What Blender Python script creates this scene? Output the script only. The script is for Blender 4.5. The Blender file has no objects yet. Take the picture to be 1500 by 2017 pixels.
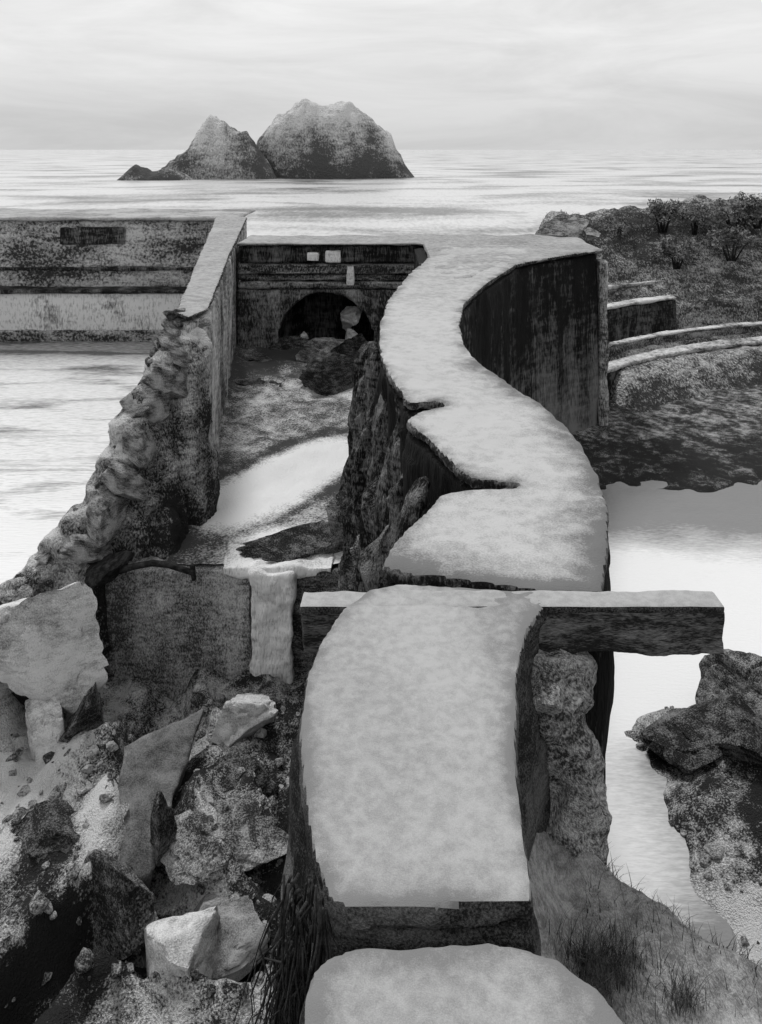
import bpy, bmesh, math, random
import numpy as np
from mathutils import Vector, noise as mn

random.seed(7)
rad = math.radians
sc = bpy.context.scene
COL = sc.collection

# ------------------------------------------------------------------ camera
H = 9.5                 # eye above the pool water
F = 1600.0              # focal length in photo pixels (1500 wide)
HZ = 295.0              # horizon row
cam_d = bpy.data.cameras.new("camera")
cam = bpy.data.objects.new("camera", cam_d)
COL.objects.link(cam)
cam.location = (0, 0, H)
cam.rotation_euler = (rad(90), 0, 0)
cam_d.sensor_fit = 'HORIZONTAL'
cam_d.sensor_width = 36.0
cam_d.lens = 36.0 * F / 1500.0
cam_d.shift_y = -(1008.5 - HZ) / 1500.0
cam_d.clip_start = 0.1
cam_d.clip_end = 60000
sc.camera = cam

# ------------------------------------------------------------------ sky, sun, exposure
SUN_EL, SUN_AZ = 56.0, -24.0        # ahead of the camera, a little to the left
w = bpy.data.worlds.new("World")
sc.world = w
w.use_nodes = True
nt = w.node_tree
nt.nodes.clear()
N = nt.nodes.new
L = nt.links.new
out = N('ShaderNodeOutputWorld')
bg = N('ShaderNodeBackground')
sky = N('ShaderNodeTexSky')
sky.sky_type = 'NISHITA'
sky.sun_disc = False
sky.sun_elevation = rad(SUN_EL)
sky.sun_rotation = rad(SUN_AZ)
sky.air_density = 1.0
sky.dust_density = 3.0
bw = N('ShaderNodeRGBToBW')
L(sky.outputs[0], bw.inputs[0])
# an even overcast veil over the clear sky, with soft layered cloud banks
geo = N('ShaderNodeTexCoord')
mp = N('ShaderNodeMapping')
mp.inputs['Scale'].default_value = (1.0, 1.0, 5.5)
L(geo.outputs['Generated'], mp.inputs[0])
cn = N('ShaderNodeTexNoise')
cn.inputs['Scale'].default_value = 2.6
cn.inputs['Detail'].default_value = 6
cn.inputs['Roughness'].default_value = 0.62
cn.inputs['Distortion'].default_value = 0.5
L(mp.outputs[0], cn.inputs['Vector'])
mr = N('ShaderNodeMapRange')
mr.inputs['From Min'].default_value = 0.38
mr.inputs['From Max'].default_value = 0.66
mr.inputs['To Min'].default_value = 9.9
mr.inputs['To Max'].default_value = 8.0
L(cn.outputs['Fac'], mr.inputs['Value'])
sep = N('ShaderNodeSeparateXYZ')
L(geo.outputs['Generated'], sep.inputs[0])
low = N('ShaderNodeMapRange')
low.interpolation_type = 'SMOOTHSTEP'
low.inputs['From Min'].default_value = 0.02
low.inputs['From Max'].default_value = 0.15
low.inputs['To Min'].default_value = 0.86
low.inputs['To Max'].default_value = 1.05
L(sep.outputs['Z'], low.inputs['Value'])
lm = N('ShaderNodeMath')
lm.operation = 'MULTIPLY'
L(low.outputs[0], lm.inputs[0])
L(mr.outputs[0], lm.inputs[1])
mixv = N('ShaderNodeMix')
mixv.data_type = 'FLOAT'
mixv.inputs[0].default_value = 0.86
L(bw.outputs[0], mixv.inputs[2])
L(lm.outputs[0], mixv.inputs[3])
L(mixv.outputs[0], bg.inputs['Color'])
bg.inputs['Strength'].default_value = 0.09
L(bg.outputs[0], out.inputs[0])

sun_d = bpy.data.lights.new("sun", 'SUN')
sun_d.energy = 1.9
sun_d.angle = rad(10)
sun_d.color = (1, 1, 1)
sun = bpy.data.objects.new("sun", sun_d)
COL.objects.link(sun)
d = Vector((math.sin(rad(SUN_AZ)) * math.cos(rad(SUN_EL)), math.cos(rad(SUN_AZ)) * math.cos(rad(SUN_EL)), math.sin(rad(SUN_EL))))
sun.rotation_euler = d.to_track_quat('Z', 'Y').to_euler()
vs = sc.view_settings
vs.view_transform = 'Standard'
vs.look = 'None'
vs.exposure = 0.0
vs.gamma = 1.0
vs.use_curve_mapping = False


# ------------------------------------------------------------------ helpers
def at(px, py, Y):                       # a point seen at (px,py) at depth Y
    return Vector(((px - 750) / F * Y, Y, H - (py - HZ) / F * Y))


def on(px, py, z):                       # a point seen at (px,py) lying at height z
    return at(px, py, (H - z) * F / (py - HZ))


def grey(v):
    return (v, v, v, 1)


MATS = {}


def charcoal(name, dark, light, broad=1.0, lohi=(0.4, 0.62), grain=20.0, amt=0.8, stretch=(1, 1, 1), rot=(0, 0, 0),
             gstretch=(1, 1, 1), rough=0.9, bump=0.3, bdist=0.03, attr=None, spec=0.2, detail=6, zcap=None, strokes=0.35):
    """Matt mineral surface: broad stains between two greys plus a fine open grain."""
    m = bpy.data.materials.new(name)
    m.use_nodes = True
    t = m.node_tree
    b = t.nodes['Principled BSDF']
    n = t.nodes.new
    l = t.links.new
    tc = n('ShaderNodeTexCoord')

    def noise(scale, st, det, ro=0.62, dist=0.0, rt=None):
        mpp = n('ShaderNodeMapping')
        mpp.inputs['Scale'].default_value = st
        mpp.inputs['Rotation'].default_value = rt or rot
        l(tc.outputs['Object'], mpp.inputs[0])
        q = n('ShaderNodeTexNoise')
        q.inputs['Scale'].default_value = scale
        q.inputs['Detail'].default_value = det
        q.inputs['Roughness'].default_value = ro
        q.inputs['Distortion'].default_value = dist
        l(mpp.outputs[0], q.inputs['Vector'])
        return q.outputs['Fac']

    def rng(v, a, c, lo=0.0, hi=1.0, clamp=True):
        q = n('ShaderNodeMapRange')
        q.clamp = clamp
        q.inputs['From Min'].default_value = a
        q.inputs['From Max'].default_value = c
        q.inputs['To Min'].default_value = lo
        q.inputs['To Max'].default_value = hi
        l(v, q.inputs['Value'])
        return q.outputs[0]

    def math2(op, a, c, clamp=False):
        q = n('ShaderNodeMath')
        q.operation = op
        q.use_clamp = clamp
        for k, v in enumerate((a, c)):
            if isinstance(v, (int, float)):
                q.inputs[k].default_value = v
            else:
                l(v, q.inputs[k])
        return q.outputs[0]

    big = rng(noise(broad, stretch, detail, 0.62, 0.4), lohi[0], lohi[1])
    fine = noise(grain * 1.9, gstretch, 2.0, 0.7)
    g = rng(fine, 0.34, 0.66, -0.5, 0.5)
    tt = math2('ADD', big, math2('MULTIPLY', g, amt * 0.85))
    if strokes:
        sn = noise(grain * 0.42, (0.45, 0.45, 1.6), 2.0, 0.6, rt=(0.3, 0.75, 0.5))
        tt = math2('ADD', tt, math2('MULTIPLY', rng(sn, 0.36, 0.64, -0.5, 0.5), strokes))
    if attr:
        an = n('ShaderNodeAttribute')
        an.attribute_name = attr
        tt = math2('ADD', tt, rng(an.outputs['Fac'], 0, 1, -1.1, 0.9, False))
    if zcap:                              # paler towards z1: droppings on sea rocks, foot of black walls
        z0, z1 = zcap
        sx = n('ShaderNodeSeparateXYZ')
        l(tc.outputs['Object'], sx.inputs[0])
        zz = rng(sx.outputs['Z'], z0, z1, -0.6, 0.85)
        tt = math2('ADD', tt, zz)
    tt = math2('MINIMUM', math2('MAXIMUM', tt, 0.0), 1.0)
    mx = n('ShaderNodeMix')
    mx.data_type = 'RGBA'
    mx.inputs[6].default_value = grey(dark)
    mx.inputs[7].default_value = grey(light)
    l(tt, mx.inputs[0])
    l(mx.outputs[2], b.inputs['Base Color'])
    b.inputs['Roughness'].default_value = rough
    b.inputs['Specular IOR Level'].default_value = spec
    if bump:
        bp = n('ShaderNodeBump')
        bp.inputs['Strength'].default_value = bump
        bp.inputs['Distance'].default_value = bdist
        l(math2('ADD', math2('MULTIPLY', big, 2.0), g), bp.inputs['Height'])
        l(bp.outputs[0], b.inputs['Normal'])
    MATS[name] = m
    return m


def put(o, label=None, cat=None, group=None, kind=None, parent=None):
    if label:
        o['label'] = label
    if cat:
        o['category'] = cat
    if group:
        o['group'] = group
    if kind:
        o['kind'] = kind
    if parent:
        o.parent = parent
    return o


def mesh_obj(name, verts, faces, mat, smooth=True, **kw):
    me = bpy.data.meshes.new(name)
    me.from_pydata([tuple(v) for v in verts], [], [tuple(f) for f in faces])
    me.validate()
    me.update()
    if smooth and len(me.polygons):
        me.polygons.foreach_set('use_smooth', [True] * len(me.polygons))
    if mat:
        me.materials.append(mat)
    o = bpy.data.objects.new(name, me)
    COL.objects.link(o)
    return put(o, **kw)


def empty(name, label, cat, group=None):
    o = bpy.data.objects.new(name, None)
    COL.objects.link(o)
    return put(o, label, cat, group)


def fbm(p, octv=4, lac=2.1, gain=0.5):
    a, s, f = 0.0, 1.0, 1.0
    for _ in range(octv):
        a += s * mn.noise(Vector((p[0] * f, p[1] * f, p[2] * f)))
        s *= gain
        f *= lac
    return a


def prism(pts, z0, z1, flare=0.0):
    """Closed prism from a counter-clockwise outline; the base is pushed out by flare."""
    n = len(pts)
    base = []
    for i in range(n):
        a, b = Vector(pts[i - 1][:2]), Vector(pts[(i + 1) % n][:2])
        t = (b - a)
        if t.length < 1e-6:
            t = Vector((1, 0))
        t.normalize()
        base.append((pts[i][0] + t.y * flare, pts[i][1] - t.x * flare, z0))
    v = base + [(p[0], p[1], z1) for p in pts]
    f = [list(range(n))[::-1], list(range(n, 2 * n))]
    for i in range(n):
        j = (i + 1) % n
        f.append([i, j, n + j, n + i])
    return v, f


def ccw(pts):
    a = sum(pts[i - 1][0] * pts[i][1] - pts[i][0] * pts[i - 1][1] for i in range(len(pts)))
    return pts if a > 0 else pts[::-1]


def box(x0, x1, y0, y1, z0, z1):
    v = [(x0, y0, z0), (x1, y0, z0), (x1, y1, z0), (x0, y1, z0), (x0, y0, z1), (x1, y0, z1), (x1, y1, z1), (x0, y1, z1)]
    f = [(3, 2, 1, 0), (4, 5, 6, 7), (0, 1, 5, 4), (1, 2, 6, 5), (2, 3, 7, 6), (3, 0, 4, 7)]
    return v, f


def ico(c, r, sub=2):
    bm = bmesh.new()
    bmesh.ops.create_icosphere(bm, subdivisions=sub, radius=1)
    v = [(c[0] + p.co.x * r[0], c[1] + p.co.y * r[1], c[2] + p.co.z * r[2]) for p in bm.verts]
    f = [[q.index for q in x.verts] for x in bm.faces]
    bm.free()
    return v, f


def remeshed(name, shapes, voxel, amp, freq, mat, octv=4, vert=1.0, amp2=0.0, freq2=3.0, tone=None, smooth=True, sunk=None, sharp=None, side_mat=None, **kw):
    """Union of closed shapes, weathered: voxel remesh, then pushed along the normals by noise."""
    bm = bmesh.new()
    for v, f in shapes:
        vs_ = [bm.verts.new(p) for p in v]
        for q in f:
            try:
                bm.faces.new([vs_[i] for i in q])
            except ValueError:
                pass
    bmesh.ops.triangulate(bm, faces=bm.faces[:])
    me = bpy.data.meshes.new(name)
    bm.to_mesh(me)
    bm.free()
    o = bpy.data.objects.new(name, me)
    COL.objects.link(o)
    md = o.modifiers.new('r', 'REMESH')
    md.mode = 'VOXEL'
    md.voxel_size = voxel
    dg = bpy.context.evaluated_depsgraph_get()
    m2 = bpy.data.meshes.new_from_object(o.evaluated_get(dg))
    o.modifiers.clear()
    o.data = m2
    bpy.data.meshes.remove(me)
    m2.name = name
    nv = len(m2.vertices)
    co = np.empty(nv * 3)
    no = np.empty(nv * 3)
    m2.vertices.foreach_get('co', co)
    m2.vertices.foreach_get('normal', no)
    co = co.reshape(-1, 3)
    no = no.reshape(-1, 3)
    disp = np.empty(nv)
    for i in range(nv):
        x, y, z = co[i]
        q = fbm((x * freq + 3.1, y * freq + 1.7, z * freq * vert), octv) * amp
        if amp2:
            q += (0.2 - abs(mn.noise(Vector((x * freq2, y * freq2, z * freq2 * vert))))) * amp2
        if sunk is not None and z > sunk - 0.3:       # keep a body below the slab it carries
            q = min(q, 0.04) * smoothstep(sunk + 0.05, sunk - 0.3, z) if no[i][2] < 0.5 else -0.05
        disp[i] = q
    co = co + no * disp[:, None]
    m2.vertices.foreach_set('co', co.ravel())
    if tone:
        at_ = m2.attributes.new('tone', 'FLOAT', 'POINT')
        at_.data.foreach_set('value', [tone(co[i], no[i]) for i in range(nv)])
    m2.update()
    if smooth:
        m2.polygons.foreach_set('use_smooth', [True] * len(m2.polygons))
    if sharp:
        m2.set_sharp_from_angle(angle=rad(sharp))
    m2.materials.clear()
    m2.materials.append(mat)
    if side_mat:                           # steep faces get a darker material, side shade put into colour
        m2.materials.append(side_mat)
        nz = np.empty(len(m2.polygons) * 3)
        m2.polygons.foreach_get('normal', nz)
        m2.polygons.foreach_set('material_index', (nz.reshape(-1, 3)[:, 2] < 0.5).astype(np.int32))
    return put(o, **kw)


def grid(name, xs, ys, zf, mat, tone=None, xmap=None, **kw):
    nx, ny = len(xs), len(ys)
    v = [(xx, y, zf(xx, y)) for y in ys for xx in ((xmap(x, y) if xmap else x) for x in xs)]
    f = [(j * nx + i, j * nx + i + 1, (j + 1) * nx + i + 1, (j + 1) * nx + i) for j in range(ny - 1) for i in range(nx - 1)]
    o = mesh_obj(name, v, f, mat, **kw)
    if tone:
        a = o.data.attributes.new('tone', 'FLOAT', 'POINT')
        a.data.foreach_set('value', [tone(p[0], p[1]) for p in v])
    return o


def tube_mesh(paths, sides=5):
    """paths: list of (points, r0, r1). One joined mesh of tapered tubes."""
    V, Fc = [], []
    for pts, r0, r1 in paths:
        n = len(pts)
        base = len(V)
        for i, p in enumerate(pts):
            p = Vector(p)
            a = Vector(pts[max(0, i - 1)])
            b = Vector(pts[min(n - 1, i + 1)])
            t = (b - a).normalized()
            u = t.orthogonal().normalized()
            v = t.cross(u)
            r = r0 + (r1 - r0) * i / max(1, n - 1)
            for k in range(sides):
                an = 2 * math.pi * k / sides
                V.append(p + u * math.cos(an) * r + v * math.sin(an) * r)
        for i in range(n - 1):
            for k in range(sides):
                k2 = (k + 1) % sides
                Fc.append((base + i * sides + k, base + i * sides + k2, base + (i + 1) * sides + k2, base + (i + 1) * sides + k))
        Fc.append([base + k for k in range(sides)][::-1])
        Fc.append([base + (n - 1) * sides + k for k in range(sides)])
    return V, Fc


def rock_mesh(r, seed, sub=4, amp=0.16, facets=9, freq=1.6):
    """Fractured rock: a ball cut by random cleavage planes, then roughened."""
    rg = random.Random(seed)
    bm = bmesh.new()
    bmesh.ops.create_icosphere(bm, subdivisions=sub, radius=1)
    planes = []
    for _ in range(facets + 5):
        nrm = Vector((rg.gauss(0, 1), rg.gauss(0, 1), rg.gauss(0, 0.9))).normalized()
        planes.append((nrm, rg.uniform(0.42, 0.80)))
    off = Vector((seed * 3.7, seed * 1.3, seed * 2.1))
    out_ = []
    for p in bm.verts:
        q = p.co * 1.12
        w_ = p.co + 0.16 * Vector((mn.noise(p.co * 1.3 + off), mn.noise(p.co * 1.3 - off), mn.noise(p.co * 1.3 + off * 2)))
        for nrm, dd in planes:
            e = q.dot(nrm) - dd * (1 + 0.25 * (w_ - p.co).dot(nrm))
            if e > 0:
                q -= nrm * e
        q *= 1.25 * (1 + amp * 0.55 * fbm((q * freq + off), 5) - amp * 0.5 * max(0, 0.12 - abs(mn.noise(q * 2.2 + off))) / 0.12)
        out_.append((q.x * r[0], q.y * r[1], q.z * r[2]))
    f = [[q.index for q in x.verts] for x in bm.faces]
    bm.free()
    return out_, f


def rock(name, c, r, seed, mat, rz=0.0, tilt=(0, 0), sub=4, amp=0.16, facets=9, **kw):
    v, f = rock_mesh(r, seed, sub, amp, facets)
    o = mesh_obj(name, v, f, mat, **kw)
    o.data.set_sharp_from_angle(angle=rad(32))
    o.location = c
    o.rotation_euler = (tilt[0], tilt[1], rz)
    return o


def smoothstep(a, b, x):
    t = min(1.0, max(0.0, (x - a) / (b - a)))
    return t * t * (3 - 2 * t)


def dense(pts, step=0.08):
    r = []
    for i in range(len(pts)):
        a, b = Vector(pts[i - 1]), Vector(pts[i])
        k = max(1, int((b - a).length / step))
        r += [tuple(a.lerp(b, j / k)) for j in range(k)]
    return np.array(r)


def rim_dark(c, pts, width, seed):  # uneven darker band along a slab outline
    dd = math.sqrt(float(((pts - np.array(c[:2])) ** 2).sum(1).min()))
    k = 0.55 + 0.9 * mn.noise(Vector((c[0] * 2.2, c[1] * 1.6, seed))) + 0.5 * mn.noise(Vector((c[0] * 9, c[1] * 7, seed)))
    return max(0.0, k) * math.exp(-(dd / width) ** 1.4)


def lerp_path(pts, x):
    if x <= pts[0][0]:
        return pts[0][1]
    for (a, b), (c, e) in zip(pts, pts[1:]):
        if x <= c:
            return b + (e - b) * (x - a) / (c - a)
    return pts[-1][1]


# ------------------------------------------------------------------ materials
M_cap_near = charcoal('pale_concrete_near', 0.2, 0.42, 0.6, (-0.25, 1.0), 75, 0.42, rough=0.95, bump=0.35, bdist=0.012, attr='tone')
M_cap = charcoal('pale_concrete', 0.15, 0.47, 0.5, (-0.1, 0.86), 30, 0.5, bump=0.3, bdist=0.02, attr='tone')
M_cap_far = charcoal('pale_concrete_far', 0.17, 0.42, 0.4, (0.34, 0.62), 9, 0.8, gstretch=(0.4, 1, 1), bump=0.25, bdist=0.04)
M_face_near = charcoal('shaded_concrete_near', 0.01, 0.15, 1.5, (0.42, 0.72), 40, 0.9, bump=0.6, bdist=0.03)  # shade of the block flanks put into the colour
M_face = charcoal('streaked_concrete', 0.05, 0.66, 1.3, (0.38, 0.70), 16, 0.9, stretch=(1.5, 1.5, 0.3), gstretch=(1.2, 1.2, 0.22), bump=0.5, bdist=0.05)
M_face_dark = charcoal('shaded_concrete', 0.018, 0.32, 0.9, (0.44, 0.78), 17, 0.8, stretch=(1.2, 1.2, 0.45), gstretch=(1, 1, 0.45), bump=0.6, bdist=0.05, strokes=0.55)  # slab sides: darker copy of the concrete, shade in the colour
M_face_back = charcoal('back_wall_concrete', 0.024, 0.38, 0.8, (0.42, 0.74), 10, 0.9, stretch=(1.4, 1.4, 0.3), gstretch=(1.2, 1.2, 0.3), bump=0.5, bdist=0.05)
M_face_black = charcoal('black_shade_concrete', 0.008, 0.24, 0.7, (0.45, 0.8), 9, 0.7, stretch=(1.6, 1.6, 0.25), gstretch=(1.3, 1.3, 0.2), bump=0.4, bdist=0.05)  # near black: shade of upright faces and tunnel put into the colour
M_face_shade = charcoal('deep_shade_concrete', 0.006, 0.20, 0.7, (0.40, 0.74), 9, 0.7, stretch=(1.6, 1.6, 0.25), gstretch=(1.3, 1.3, 0.2), bump=0.5, bdist=0.05, zcap=(4.6, -0.8))  # wall-face shade put into the colour, paler towards the foot
M_face_band = charcoal('banded_concrete', 0.02, 0.4, 0.8, (0.40, 0.72), 9, 1.0, stretch=(0.5, 0.5, 3), gstretch=(1.2, 1.2, 0.6), bump=0.4, bdist=0.05)
M_face_pale = charcoal('pale_face_concrete', 0.12, 0.78, 0.8, (0.22, 0.52), 14, 0.8, stretch=(1.5, 1.5, 0.4), gstretch=(1.3, 1.3, 0.25), bump=0.4, bdist=0.04)
M_seawall = charcoal('seawall_concrete', 0.03, 0.5, 0.35, (0.40, 0.66), 6, 1.0, stretch=(0.5, 1, 1.6), gstretch=(0.7, 1, 0.7), bump=0.4, bdist=0.06)
M_rock_dark = charcoal('dark_rock', 0.02, 0.32, 1.2, (0.42, 0.74), 22, 1.0, bump=0.7, bdist=0.06, strokes=0.55)
M_rock_mid = charcoal('grey_rock', 0.04, 0.5, 1.0, (0.36, 0.68), 22, 1.0, bump=0.6, bdist=0.05, strokes=0.55)
M_rock_pale = charcoal('pale_stone', 0.16, 0.70, 0.9, (0.26, 0.56), 26, 0.7, bump=0.4, bdist=0.04)
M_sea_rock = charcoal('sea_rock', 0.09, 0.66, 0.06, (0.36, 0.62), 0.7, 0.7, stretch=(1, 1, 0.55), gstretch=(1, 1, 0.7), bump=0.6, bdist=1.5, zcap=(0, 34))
M_ground = charcoal('ground_soil', 0.022, 0.66, 1.1, (0.30, 0.70), 20, 1.0, bump=0.7, bdist=0.06, attr='tone', strokes=0.55)
M_bank = charcoal('bank_earth', 0.15, 0.46, 0.8, (0.3, 0.7), 60, 0.7, gstretch=(1, 0.5, 1), bump=0.5, bdist=0.03, attr='tone', strokes=0.55)
M_floor = charcoal('chamber_sand', 0.05, 0.80, 0.5, (0.24, 0.70), 14, 0.8, gstretch=(0.8, 1, 1), bump=0.4, bdist=0.05, attr='tone')
M_hill = charcoal('hill_scrub', 0.05, 0.6, 0.45, (0.30, 0.66), 7, 1.1, gstretch=(1, 0.5, 0.7), bump=0.8, bdist=0.2, attr='tone', strokes=0.55)
M_ledge = charcoal('ledge_concrete', 0.07, 0.6, 0.6, (0.32, 0.60), 9, 0.8, gstretch=(0.4, 0.4, 1), bump=0.3, bdist=0.04)
M_water = charcoal('pool_water', 0.20, 0.80, 0.28, (0.05, 0.45), 8, 0.3, stretch=(0.6, 1.4, 1), gstretch=(0.3, 1.2, 1), rough=0.22, bump=0.12, bdist=0.05, spec=0.5, strokes=0, attr='tone')
M_water_left = charcoal('tide_water', 0.10, 0.80, 0.42, (0.30, 0.50), 5, 0.5, stretch=(0.35, 1.6, 1), gstretch=(0.25, 1.2, 1), rough=0.25, bump=0.15, bdist=0.06, spec=0.5, attr='tone', strokes=0)
M_sea = charcoal('sea_water', 0.08, 0.6, 0.03, (0.36, 0.54), 0.42, 0.5, stretch=(0.55, 1, 1), gstretch=(1.5, 0.45, 1), rough=0.3, bump=0.2, bdist=0.5, spec=0.5, detail=8, strokes=0)
M_iron = charcoal('rusted_iron', 0.006, 0.05, 8, (0.4, 0.7), 60, 0.6)
M_root = charcoal('dry_root', 0.008, 0.06, 6, (0.4, 0.7), 60, 0.6)
M_grass = charcoal('dry_grass', 0.02, 0.20, 4, (0.4, 0.7), 30, 0.8)
M_leaf = charcoal('shrub_leaf', 0.035, 0.34, 1.6, (0.4, 0.7), 8, 0.9, bump=0)

# ------------------------------------------------------------------ sea, ground, waters
xs = np.concatenate([-np.geomspace(30000, 60, 14), np.linspace(-50, 50, 21), np.geomspace(60, 30000, 14)])
ys = np.concatenate([np.linspace(33, 100, 20), np.geomspace(110, 50000, 40)])
grid('sea', xs, ys, lambda x, y: -4.5 + (0.35 * fbm((x * .02, y * .03, 0), 3) if y < 1500 else 0.0), M_sea, kind='structure')

TOP = 6.1   # the common height of the wall tops


def ground_z(x, y):
    n_ = 0.13 * fbm((x * 1.1, y * 1.1, 0.3), 4)
    if y > 33.0:
        return -6.0
    z = -1.2
    if x < 1.2 and y < 15.2:                              # the pit left of the near wall
        z = -0.5 + n_ * 2.2 + 0.3 * (0.35 - abs(mn.noise(Vector((x * 1.6, y * 1.6, 8)))))
        cx = lerp_path([(7.5, -5.2), (9.1, -4.35), (10.4, -3.5), (11.2, -3.75), (12.2, -4.1), (13.2, -4.2)], y) + 0.08 * mn.noise(Vector((0, y * 2, 1)))
        dx = x - cx
        fade = smoothstep(13.6, 12.4, y)
        if dx > 0:
            r = max(0.0, 1.0 - dx / 0.55)
            r = r * r * (3 - 2 * r)
        else:
            r = max(0.55 + 0.12 * math.sin(x * 1.7 + y), 1.0 + dx * 0.42)
        z += 1.0 * r * (0.45 + 0.55 * fade)
        # rough spurs running diagonally down from the near wall
        u = (x + 2.2) * 0.8 + (y - 11) * 0.6
        z += (0.42 * (1 - 2.2 * abs(mn.noise(Vector((u * 0.9, (x - y) * 0.35, 3.0))))) + 0.25) * smoothstep(0.3, 1.0, dx)
        z += 0.35 * math.exp(-((x + 2.3) / 0.9) ** 2 - ((y - 11.2) / 1.3) ** 2)
        z += 1.6 * smoothstep(-1.35, -0.5, x) * smoothstep(14, 11.5, y)
        if x < -5.8:
            z += 1.5 * math.exp(-((y - 14.1) / 0.9) ** 2) * smoothstep(-5.8, -6.8, x)
    if x < -6 and y >= 15.2:
        z = -1.2 + 2.2 * math.exp(-((y - 14.1) / 0.9) ** 2)
    if x > 3.2 and y < 16:                                # stony shore on the right
        s = smoothstep(15.2, 13.2, y) * smoothstep(6.6, 8.6, y)
        z = max(z, -0.30 + 0.34 * (x - 3.25) * s + n_ * 1.1 - (1 - s) * 0.8)
    if y > 19.8 and x > 4:                                # mud flat in front of the terraces
        z = max(z, -0.7 + 0.72 * smoothstep(20.4, 23.6, y + 0.9 * mn.noise(Vector((x * .5, 2, 0))) + 0.6 * mn.noise(Vector((x * 2.3, y * 2, 0)))) + n_ * 0.35 + 0.05)
    if abs(x) > 45:
        z += (abs(x) - 45) * 0.4
    return z


BLOBS = [  # soil patches, with lit tops and wall-foot shade put into the tone: x, y, rx, ry, change
    (-5.6, 12.4, 1.0, 1.0, 0.5), (-4.45, 10.5, 0.42, 0.40, -0.6), (-1.1, 11.0, 0.6, 2.4, -0.5),
    (-3.75, 11.2, 0.2, 0.7, 0.35), (-2.5, 12.9, 0.5, 0.5, 0.3), (-2.2, 10.9, 0.35, 0.3, 0.35), (-2.9, 11.9, 0.4, 0.5, -0.4), (-1.9, 12.0, 0.3, 0.5, -0.35), (-5.2, 10.6, 0.6, 0.3, 0.15),
]


def ground_tone(x, y):
    t = 0.50 + 0.35 * mn.noise(Vector((x * 1.3, y * 1.3, 6)))
    rx_ = lerp_path([(7.5, -5.2), (9.1, -4.35), (10.4, -3.5), (11.2, -3.75), (12.2, -4.1), (13.2, -4.2)], y)
    if x < rx_ + 0.1 and y < 14:
        t = 0.60 + 0.2 * mn.noise(Vector((x * 1.3, y * 1.3, 6)))
    elif y < 10.6 and x < rx_ + 1.2:
        t -= 0.4 * smoothstep(10.6, 10.0, y)
    if y > 19.8 and x > 4:
        return 0.16 + 0.2 * smoothstep(25, 27.5, y) + 0.25 * smoothstep(22.6, 20.8, y) * smoothstep(8, 12, x)
    if x > 3 and y < 17:
        return 0.72 - 0.25 * smoothstep(0.02, 0.5, ground_z(x, y)) - 0.30 * smoothstep(10.0, 11.8, y) + 0.25 * mn.noise(Vector((x * 1.2, y * 1.2, 1)))
    for bx, by, rx, ry, a in BLOBS:
        t += a * math.exp(-((x - bx) / rx) ** 2 - ((y - by) / ry) ** 2)
    return t


xs = np.concatenate([np.linspace(-90, -15, 16), np.linspace(-14.5, 14, 240), np.linspace(14.5, 90, 20)])
ys = np.concatenate([np.linspace(-40, 5, 12), np.linspace(5.3, 17, 120), np.linspace(17.3, 33.0, 70)])
grid('ground', xs, ys, ground_z, M_ground, tone=ground_tone, kind='structure')

# water of the pool right of the wall
v = [(0.6, 4, 0), (60, 4, 0), (60, 33, 0), (0.6, 33, 0)]
def pw_tone(x, y):                      # silty shallows along the shore and the wall foot
    t = 0.78
    t -= 0.55 * smoothstep(2.6, 4.3, x) * smoothstep(7.0, 8.5, y) * smoothstep(14.0, 12.4, y)
    t -= 0.5 * smoothstep(11.0, 8.6, y)
    t -= 0.35 * smoothstep(2.6, 1.6, x) * smoothstep(13.5, 11, y)
    t -= 0.85 * smoothstep(17.6, 21.4, y + 0.5 * mn.noise(Vector((x * 0.8, y * 0.8, 0))))
    return t


grid('pool_water', np.concatenate([np.linspace(0.6, 9, 90), np.linspace(9.5, 44, 30)]), np.linspace(4, 30, 130), lambda x, y: 0.012 * fbm((x, y * 2, 0), 2), M_water, tone=pw_tone, kind='structure')


def wall_x(y):                        # middle line of the ruined wall between tide pool and chamber
    if y < 17:
        return -4.25 - 2.0 * smoothstep(16.6, 15.0, y)
    return -4.05 - (y - 17.3) * 0.147


def lw_tone(x, y):  # dark reflection of the far wall painted into the water tone
    return 0.52 - 0.50 * smoothstep(32, 44, y + 2.0 * mn.noise(Vector((x * .12, y * .4, 0)))) + 0.2 * smoothstep(24, 17, y)


v_pts = []
grid('tide_water', np.linspace(-45, -3.9, 60), np.linspace(14.3, 46.5, 90), lambda x, y: 0.03 * fbm((x * .5, y * 1.3, 0), 3), M_water_left, tone=lw_tone, xmap=lambda x, y: -45 + (x + 45) / 41.1 * (wall_x(y) - 0.15 + 45), kind='structure')

# chamber floor between the walls


def floor_z(x, y):
    z = 2.0 + 0.07 * fbm((x * 1.2, y * 0.9, 5), 4)
    z += 0.55 * smoothstep(-3.4, -4.6, x + (y - 17) * 0.11) * smoothstep(15.2, 17, y)
    z += 0.35 * smoothstep(22, 28, y) * (0.6 + 0.5 * mn.noise(Vector((x, y, 1))))
    z -= 0.06 * math.exp(-e_pool(x, y) ** 2)
    return z


def e_pool(x, y):
    cx, cy = -2.15, 18.7
    ux, uy = 0.475, 0.88
    a = (x - cx) * ux + (y - cy) * uy
    b = -(x - cx) * uy + (y - cy) * ux
    return math.sqrt((a / 2.6) ** 2 + (b / 0.95) ** 2)


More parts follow.
